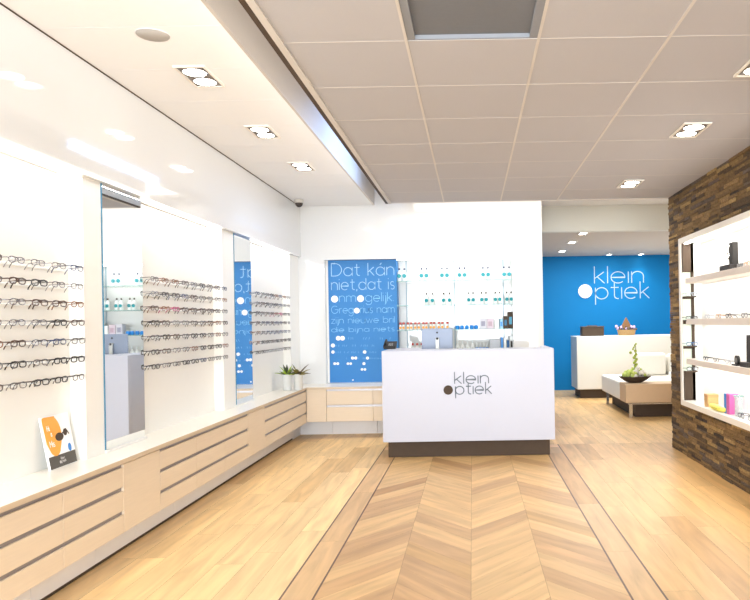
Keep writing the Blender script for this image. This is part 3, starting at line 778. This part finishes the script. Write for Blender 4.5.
MB().add([(-.11,-.05,.13),(.10,-.05,.13),(.10,.05,.13),(-.11,.05,.13),(-.01,-.05,.335),(.0,.05,.335)],[(0,1,4),(2,3,5),(1,2,5,4),(3,0,4,5),(3,2,1,0)]).build('gable',mat('gable_wood',(134,98,64),.8,var=.3,scale=40),bk,.004)
# sofa
sofa=thing('sofa','white upholstered sofa bench with beige front and chrome legs in the rear room','sofa',(0,0,0))
SX,SYA,SYB=2.19,9.9,11.75; sz0,sz1=.215,.49
sofa.location=(SX,SYA,0)
UP=mat('white_upholstery',(240,236,226),.6,var=.02); BG=mat('beige_upholstery',(208,178,144),.7,var=.04)
MB().box(0,2.1,.42,SYB-SYA,sz0,sz1).build('seat',UP,sofa,.025)
MB().box(.0,2.1,0,.417,sz0,sz1-.002).build('front_block',BG,sofa,.012)
MB().box(.60,2.1,1.68,1.84,sz1,.80).build('backrest',UP,sofa,.04)
MB().box(.49,1.0,1.45,1.67,sz1+.002,.86).build('back_cushion',UP,sofa,.05)
MB().box(1.04,1.56,1.45,1.67,sz1+.002,.84).build('back_cushion',UP,sofa,.05)
MB().box(.98,1.9,.8,1.3,sz1+.001,sz1+.07).build('seat_cushion',UP,sofa,.02)
MB().box(.16,2.05,.12,1.78,0,sz0-.01).build('under_base',DARK,sofa)
for (x,y) in ((.06,.05),(.06,1.77),(1.98,.05),(1.98,1.77)):
    MB().box(x,x+.04,y-.02,y+.02,0,sz0).build('leg',CHROME,sofa)
MB().box(.03,2.08,-.004,.01,sz0-.018,sz0-.002).build('rail',CHROME,sofa)
# flower bowl
p=atY(636.5,381,10.35)
fb=thing('flower_bowl','dark boat-shaped bowl of pale green and white flowers on the beige sofa end','flower bowl',(p.x-.075,10.13,sz1+.0005))
MB().lathe([(.09,0),(.16,.03),(.235,.085),(.24,.092),(.225,.09),(.15,.055),(.001,.05)],sy=.55,n=28).build('bowl',DARK,fb)
r7=random.Random(11); g1=MB(); g2=MB()
for i in range(80):
    a=r7.uniform(0,2*PI); r_=.18*math.sqrt(r7.random()); z=.09+.13*(1-(r_/.19)**2)*r7.uniform(.5,1)
    x=r_*math.cos(a); (g2 if x>-.02 and i%3 else g1).blob((x,.5*r_*math.sin(a),z),r7.uniform(.020,.034))
g1.build('green_blossoms',mat('lime_blossom',(196,210,110),.7,var=.3),fb); g2.build('white_blossoms',mat('white_blossom',(244,240,228),.7,var=.05),fb)
MB().tube([(0,0,.10),(.0,0,.25),(.015,0,.40),(.02,0,.52),(.0,0,.56)],.006,6).build('stem',mat('orchid_stem',(120,140,60),.6),fb)
b=MB()
for i in range(14):
    z=.24+.025*i; b.blob((.01+.02*math.sin(i*2.1)+(-.05 if i in(8,10) else 0),.01*math.cos(i),z),.022 if i<10 else .015)
b.build('buds',mat('yellow_green_bud',(170,186,70),.6,var=.2),fb)
# ------------------------------------------------------------------ wall display cabinet on stone wall
XF=2.13; CB=2.335
cab=thing('wall_display_cabinet','large lit white display cabinet with shelves set in the stone wall','display cabinet',(XF,CY1,CZ0))
L_=CY1-CY0; hh=CZ1-CZ0; FT=.055
WC=mat('cabinet_white',(236,232,224),.35,var=.01)
MB().box(0,.10,-.065,0,0,hh).box(0,.10,-L_,-L_+.065,0,hh).box(0,.10,-L_+.065,-.065,0,FT).box(0,.10,-L_+.065,-.065,hh-FT,hh).build('frame',WC,cab,.004)
MB().box(CB-XF,CB-XF+.02,-L_+.02,-.05,.02,hh-.02).build('back_panel',NICHEW,cab)
MB().box(.10,CB-XF,-L_+.02,-.05,FT-.02,FT).build('bottom_board',NICHEW,cab)
MB().box(.10,CB-XF,-L_+.02,-.05,hh-FT,hh-FT+.02).build('top_board',NICHEW,cab)
MB().box(.03,.06,-L_+.07,-.08,hh-FT-.012,hh-FT-.001).build('light_strip',emat('cabinet_led',(255,252,244),4),cab)
SZ=[H+.412-CZ0,H+.004-CZ0,H-.393-CZ0]
for z in SZ: MB().box(.02,CB-XF,-L_+.066,-.15,z-.055,z).build('shelf',mat('shelf_greige',(222,212,202),.4),cab,.002)
# end compartment (dark, small lit pigeonholes facing the room)
ys_=CY1-.07; ZZ=lambda y: atY(688,y,ys_).z
sd=MB(); pale=MB()
x0=.014; x1=.124
cells=[(272.5,296.5),(299,320),(324,345.8),(348.6,370.5)]
dk0,dk1=FT,hh-FT
prev=dk1
for (a,b_) in cells:
    za,zb=ZZ(a)-CZ0,ZZ(b_)-CZ0
    sd.box(x0,x1,-.10,-.068,za,prev); pale.box(x0,x1-.03,-.085,-.07,zb,za); prev=zb
    sd.box(x0,x1,-.17,-.10,zb-.012,zb)
sd.box(x0,x1,-.10,-.068,dk0,prev); sd.box(x1-.028,x1,-.10,-.068,dk0,dk1)
MB().box(x1+.001,CB-XF,-.085,-.05,FT,hh-FT).build('side_panel',NICHEW,cab)
sd.build('end_compartment',DARK,cab); pale.build('compartment_back',mat('pale_green_back',(222,236,218),.4),cab)
# spectacles in the compartment and shelves
def sunglass_proto(label):
    t=glasses('spectacles',label,(30,34,44),.0028,.026,.019,.3,0,2.4); return t
def cglass(loc,rz,label,key,rgb):
    kk='cg'+key
    if kk not in SHG:
        t=glasses('spectacles',label,rgb,.0026,.026,.018,.3,0,2.6); t.location=loc; t.rotation_euler=(0,0,rz); t['group']='spectacles in the stone wall cabinet'; SHG[kk]=t
    else: dup(SHG[kk],loc,label,rz,'spectacles in the stone wall cabinet')
for (b_,w,key,rgb) in ((296.5,'uppermost','silver',(150,160,168)),(320,'second','black',(36,36,42)),(345.8,'third','blue',(40,90,140)),(370.5,'lowest','black',(36,36,42))):
    z=ZZ(b_)+.021; cglass((XF+.085,CY1-.13,z),-PI/2+.15,'spectacles in the %s small pale compartment at cabinet left end'%w,key,rgb)
def yat(px,X=2.20): return F*X/(px-PX+.5)
def onshelf(i): return CZ0+([SZ[0],SZ[1],SZ[2],FT][i])+.0205
spec=[(1,[(707,'thin'),(718,'amber'),(728,'black'),(744,'grey')]),(2,[(704.5,'black'),(715,'grey'),(727,'thin')]),(0,[(740.5,'grey'),(747.5,'amber')]),(3,[(739,'black'),(749,'grey')])]
RG={'thin':(170,172,178),'amber':(170,130,90),'black':(36,36,42),'grey':(110,108,108)}
SN=['top','middle','lower','bottom']
for i,its in spec:
    for j,(px,key) in enumerate(its):
        cglass((2.20,yat(px),onshelf(i)),PI,'spectacles, %s from left on the %s shelf of the wall cabinet'%(ORD[j],SN[i]),key,RG[key])
def ditem(px,i,name,label,cat): return thing(name,label,cat,(2.225,yat(px,2.225),onshelf(i)-.0203),0)
a=ditem(733,0,'eyewear_stand','black upright eyewear stand on the top shelf of the wall cabinet','stand')
MB().box(-.06,.06,-.08,.15,0,.045).build('base',BLACK,a,.003); MB().box(-.02,.03,-.055,.03,.045,.235).build('column',BLACK,a,.003)
MB().tube([(-.024,.035+.027*math.cos(q*PI/10),.20+.027*math.sin(q*PI/10)) for q in range(20)],.006,6,closed=True).tube([(-.024,.035+.027*math.cos(q*PI/10),.125+.027*math.sin(q*PI/10)) for q in range(20)],.006,6,closed=True).build('ring',CHROME,a)
a=ditem(738.5,2,'desk_clock','round black clock face beside dark stand on cabinet lower shelf','clock')
MB().disc((-.02,0,.045),'X',.04,.02).build('disc',BLACK,a); MB().disc((-.032,0,.045),'X',.022,.004).build('face',mat('grey_face',(120,116,112),.4),a); MB().box(-.05,.05,-.05,.05,0,.012).build('foot',BLACK,a)
a=ditem(747.5,2,'eyewear_stand','black upright eyewear stand on lower cabinet shelf at right photo edge','stand')
MB().box(-.05,.05,-.10,.06,0,.04).build('base',BLACK,a,.003); MB().box(-.02,.03,-.07,-.005,.04,.26).build('column',BLACK,a,.003)
a=ditem(709.5,3,'box','small tan cube box at left end of the cabinet bottom','box')
MB().box(-.05,.05,-.05,.05,0,.115).build('carton_body',mat('tan_box',(206,164,108),.6,var=.1),a,.003); MB().box(-.051,.051,-.051,.051,.09,.118).build('lid',mat('tan_lid',(196,152,98),.6),a,.002)
a=ditem(721,3,'spectacle_case','long yellow spectacle case lying on the cabinet bottom','case')
MB().lathe([(.001,-.19),(.018,-.17),(.026,-.08),(.028,0),(.026,.08),(.018,.17),(.001,.19)],n=14).build('case_body',mat('yellow_case',(232,222,100),.5),a).rotation_euler=(PI/2,0,0)
a.children[0].location=(-.05,0,.027)
MB().box(-.079,-.0765,-.06,.06,.024,.030).build('seam',mat('case_seam',(180,170,70),.5),a)
a=ditem(729,3,'box','upright box with blue and magenta halves on the cabinet bottom','box')
MB().box(-.04,.04,0,.055,0,.17).build('blue_side',BLU,a,.002); MB().box(-.04,.04,-.075,-.001,0,.175).build('magenta_side',mat('magenta_carton',(200,96,160),.5),a,.002)
a=ditem(737,3,'glass_vase','clear glass vase on the cabinet bottom right of the magenta box','vase')
MB().lathe([(.03,0),(.035,.01),(.035,.14),(.042,.17),(.040,.17),(.032,.14),(.032,.012),(.001,.01)]).build('vessel',thin_glass('vase_glass',(200,210,208),.35),a)
MB().tube([(.042*math.cos(q*PI/10),.042*math.sin(q*PI/10),.171) for q in range(20)],.003,6,closed=True).build('rim',GLASSE,a)
# ------------------------------------------------------------------ lights
def area(name,loc,rot,sx,sy,e,col=(1,1,1)):
    ld=bpy.data.lights.new(name,'AREA'); ld.shape='RECTANGLE'; ld.size=sx; ld.size_y=sy; ld.energy=e; ld.color=col
    o=bpy.data.objects.new(name,ld); C.objects.link(o); o.location=loc; o.rotation_euler=rot; return o
area('daylight',( -.05,YF-.3,1.5),(PI/2+.25,0,0),4.0,2.3,620,(.86,.94,1))
# cove LED on the edge of the grey ceiling, shining left into the slot
area('cove_led',(XME-.03,(YF+YE)/2,ZC+.095),(0,PI/2,0),.05,YE-YF,20,(1,.97,.93))
area('bulkhead_led',(XN+.045,(YF+YB)/2,H+.898),(0,0,0),.05,YB-YF-.1,42,(1,.98,.96))
area('niche_led',((sx0+sx1)/2,YB+.15,NZ1-.015),(0,0,0),sx1-sx0-.1,.1,3,(1,1,.98))
area('cabinet_led',((XF+CB)/2,(CY0+CY1)/2,CZ1-FT-.02),(0,0,0),.1,L_-.3,12,(1,.98,.95))
for i,z in enumerate(SZ): area('shelf_led',((XF+CB)/2+.0,(CY0+CY1)/2,CZ0+z-.058),(0,0,0),.12,L_-.35,6,(1,.98,.95))
area('void_light',(.3,8.3,ZV-.03),(0,0,0),2.2,.7,30,(1,.95,.9))
area('blue_slot_tint',(XME-.02,7.0,H+1.72),(0,PI/2,0),.2,1.7,13,(.28,.52,1))  # added blue light that tints the slot fascia, no known lamp
area('rear_light',(2.6,12,ZB-.02),(0,0,0),2.2,2.5,100,(.98,.98,.97))
# further downlights behind the camera keep the near end lit
for (x,y,zz,w) in ((-1.68,2.35,ZL,'l'),(-1.68,.5,ZL,'l'),(1.57,1.2,ZC,'r'),(0,.3,ZC,'c'),(0.05,5.0,ZC,'c')):
    if (x,y)==(0.05,5.0): continue
    ld=bpy.data.lights.new('spot','SPOT'); ld.energy=PL; ld.spot_size=math.radians(110); ld.spot_blend=.8; ld.shadow_soft_size=.08; ld.color=(1,.97,.93)
    o=bpy.data.objects.new('near_downlight_beam',ld); C.objects.link(o); o.location=(x,y,zz-.03)
wd=bpy.data.worlds.new('world'); bpy.context.scene.world=wd; wd.use_nodes=True
wd.node_tree.nodes['Background'].inputs[0].default_value=(.9,.95,1,1); wd.node_tree.nodes['Background'].inputs[1].default_value=1.2
# ------------------------------------------------------------------ camera
cd=bpy.data.cameras.new('camera'); cd.sensor_width=36; cd.sensor_fit='HORIZONTAL'; cd.lens=36*F/750; cd.shift_x=-97/750; cd.shift_y=23/750
cd.clip_start=.05
cam=bpy.data.objects.new('camera',cd); C.objects.link(cam)
c,s=math.cos(ROLL),math.sin(ROLL)
cam.matrix_world=Matrix(((c,s,0,0),(0,0,-1,0),(-s,c,0,H),(0,0,0,1)))
sc=bpy.context.scene; sc.camera=cam
sc.view_settings.view_transform='Standard'; sc.view_settings.look='None'; sc.view_settings.gamma=1; sc.view_settings.exposure=0.32
sc.view_settings.use_curve_mapping=False
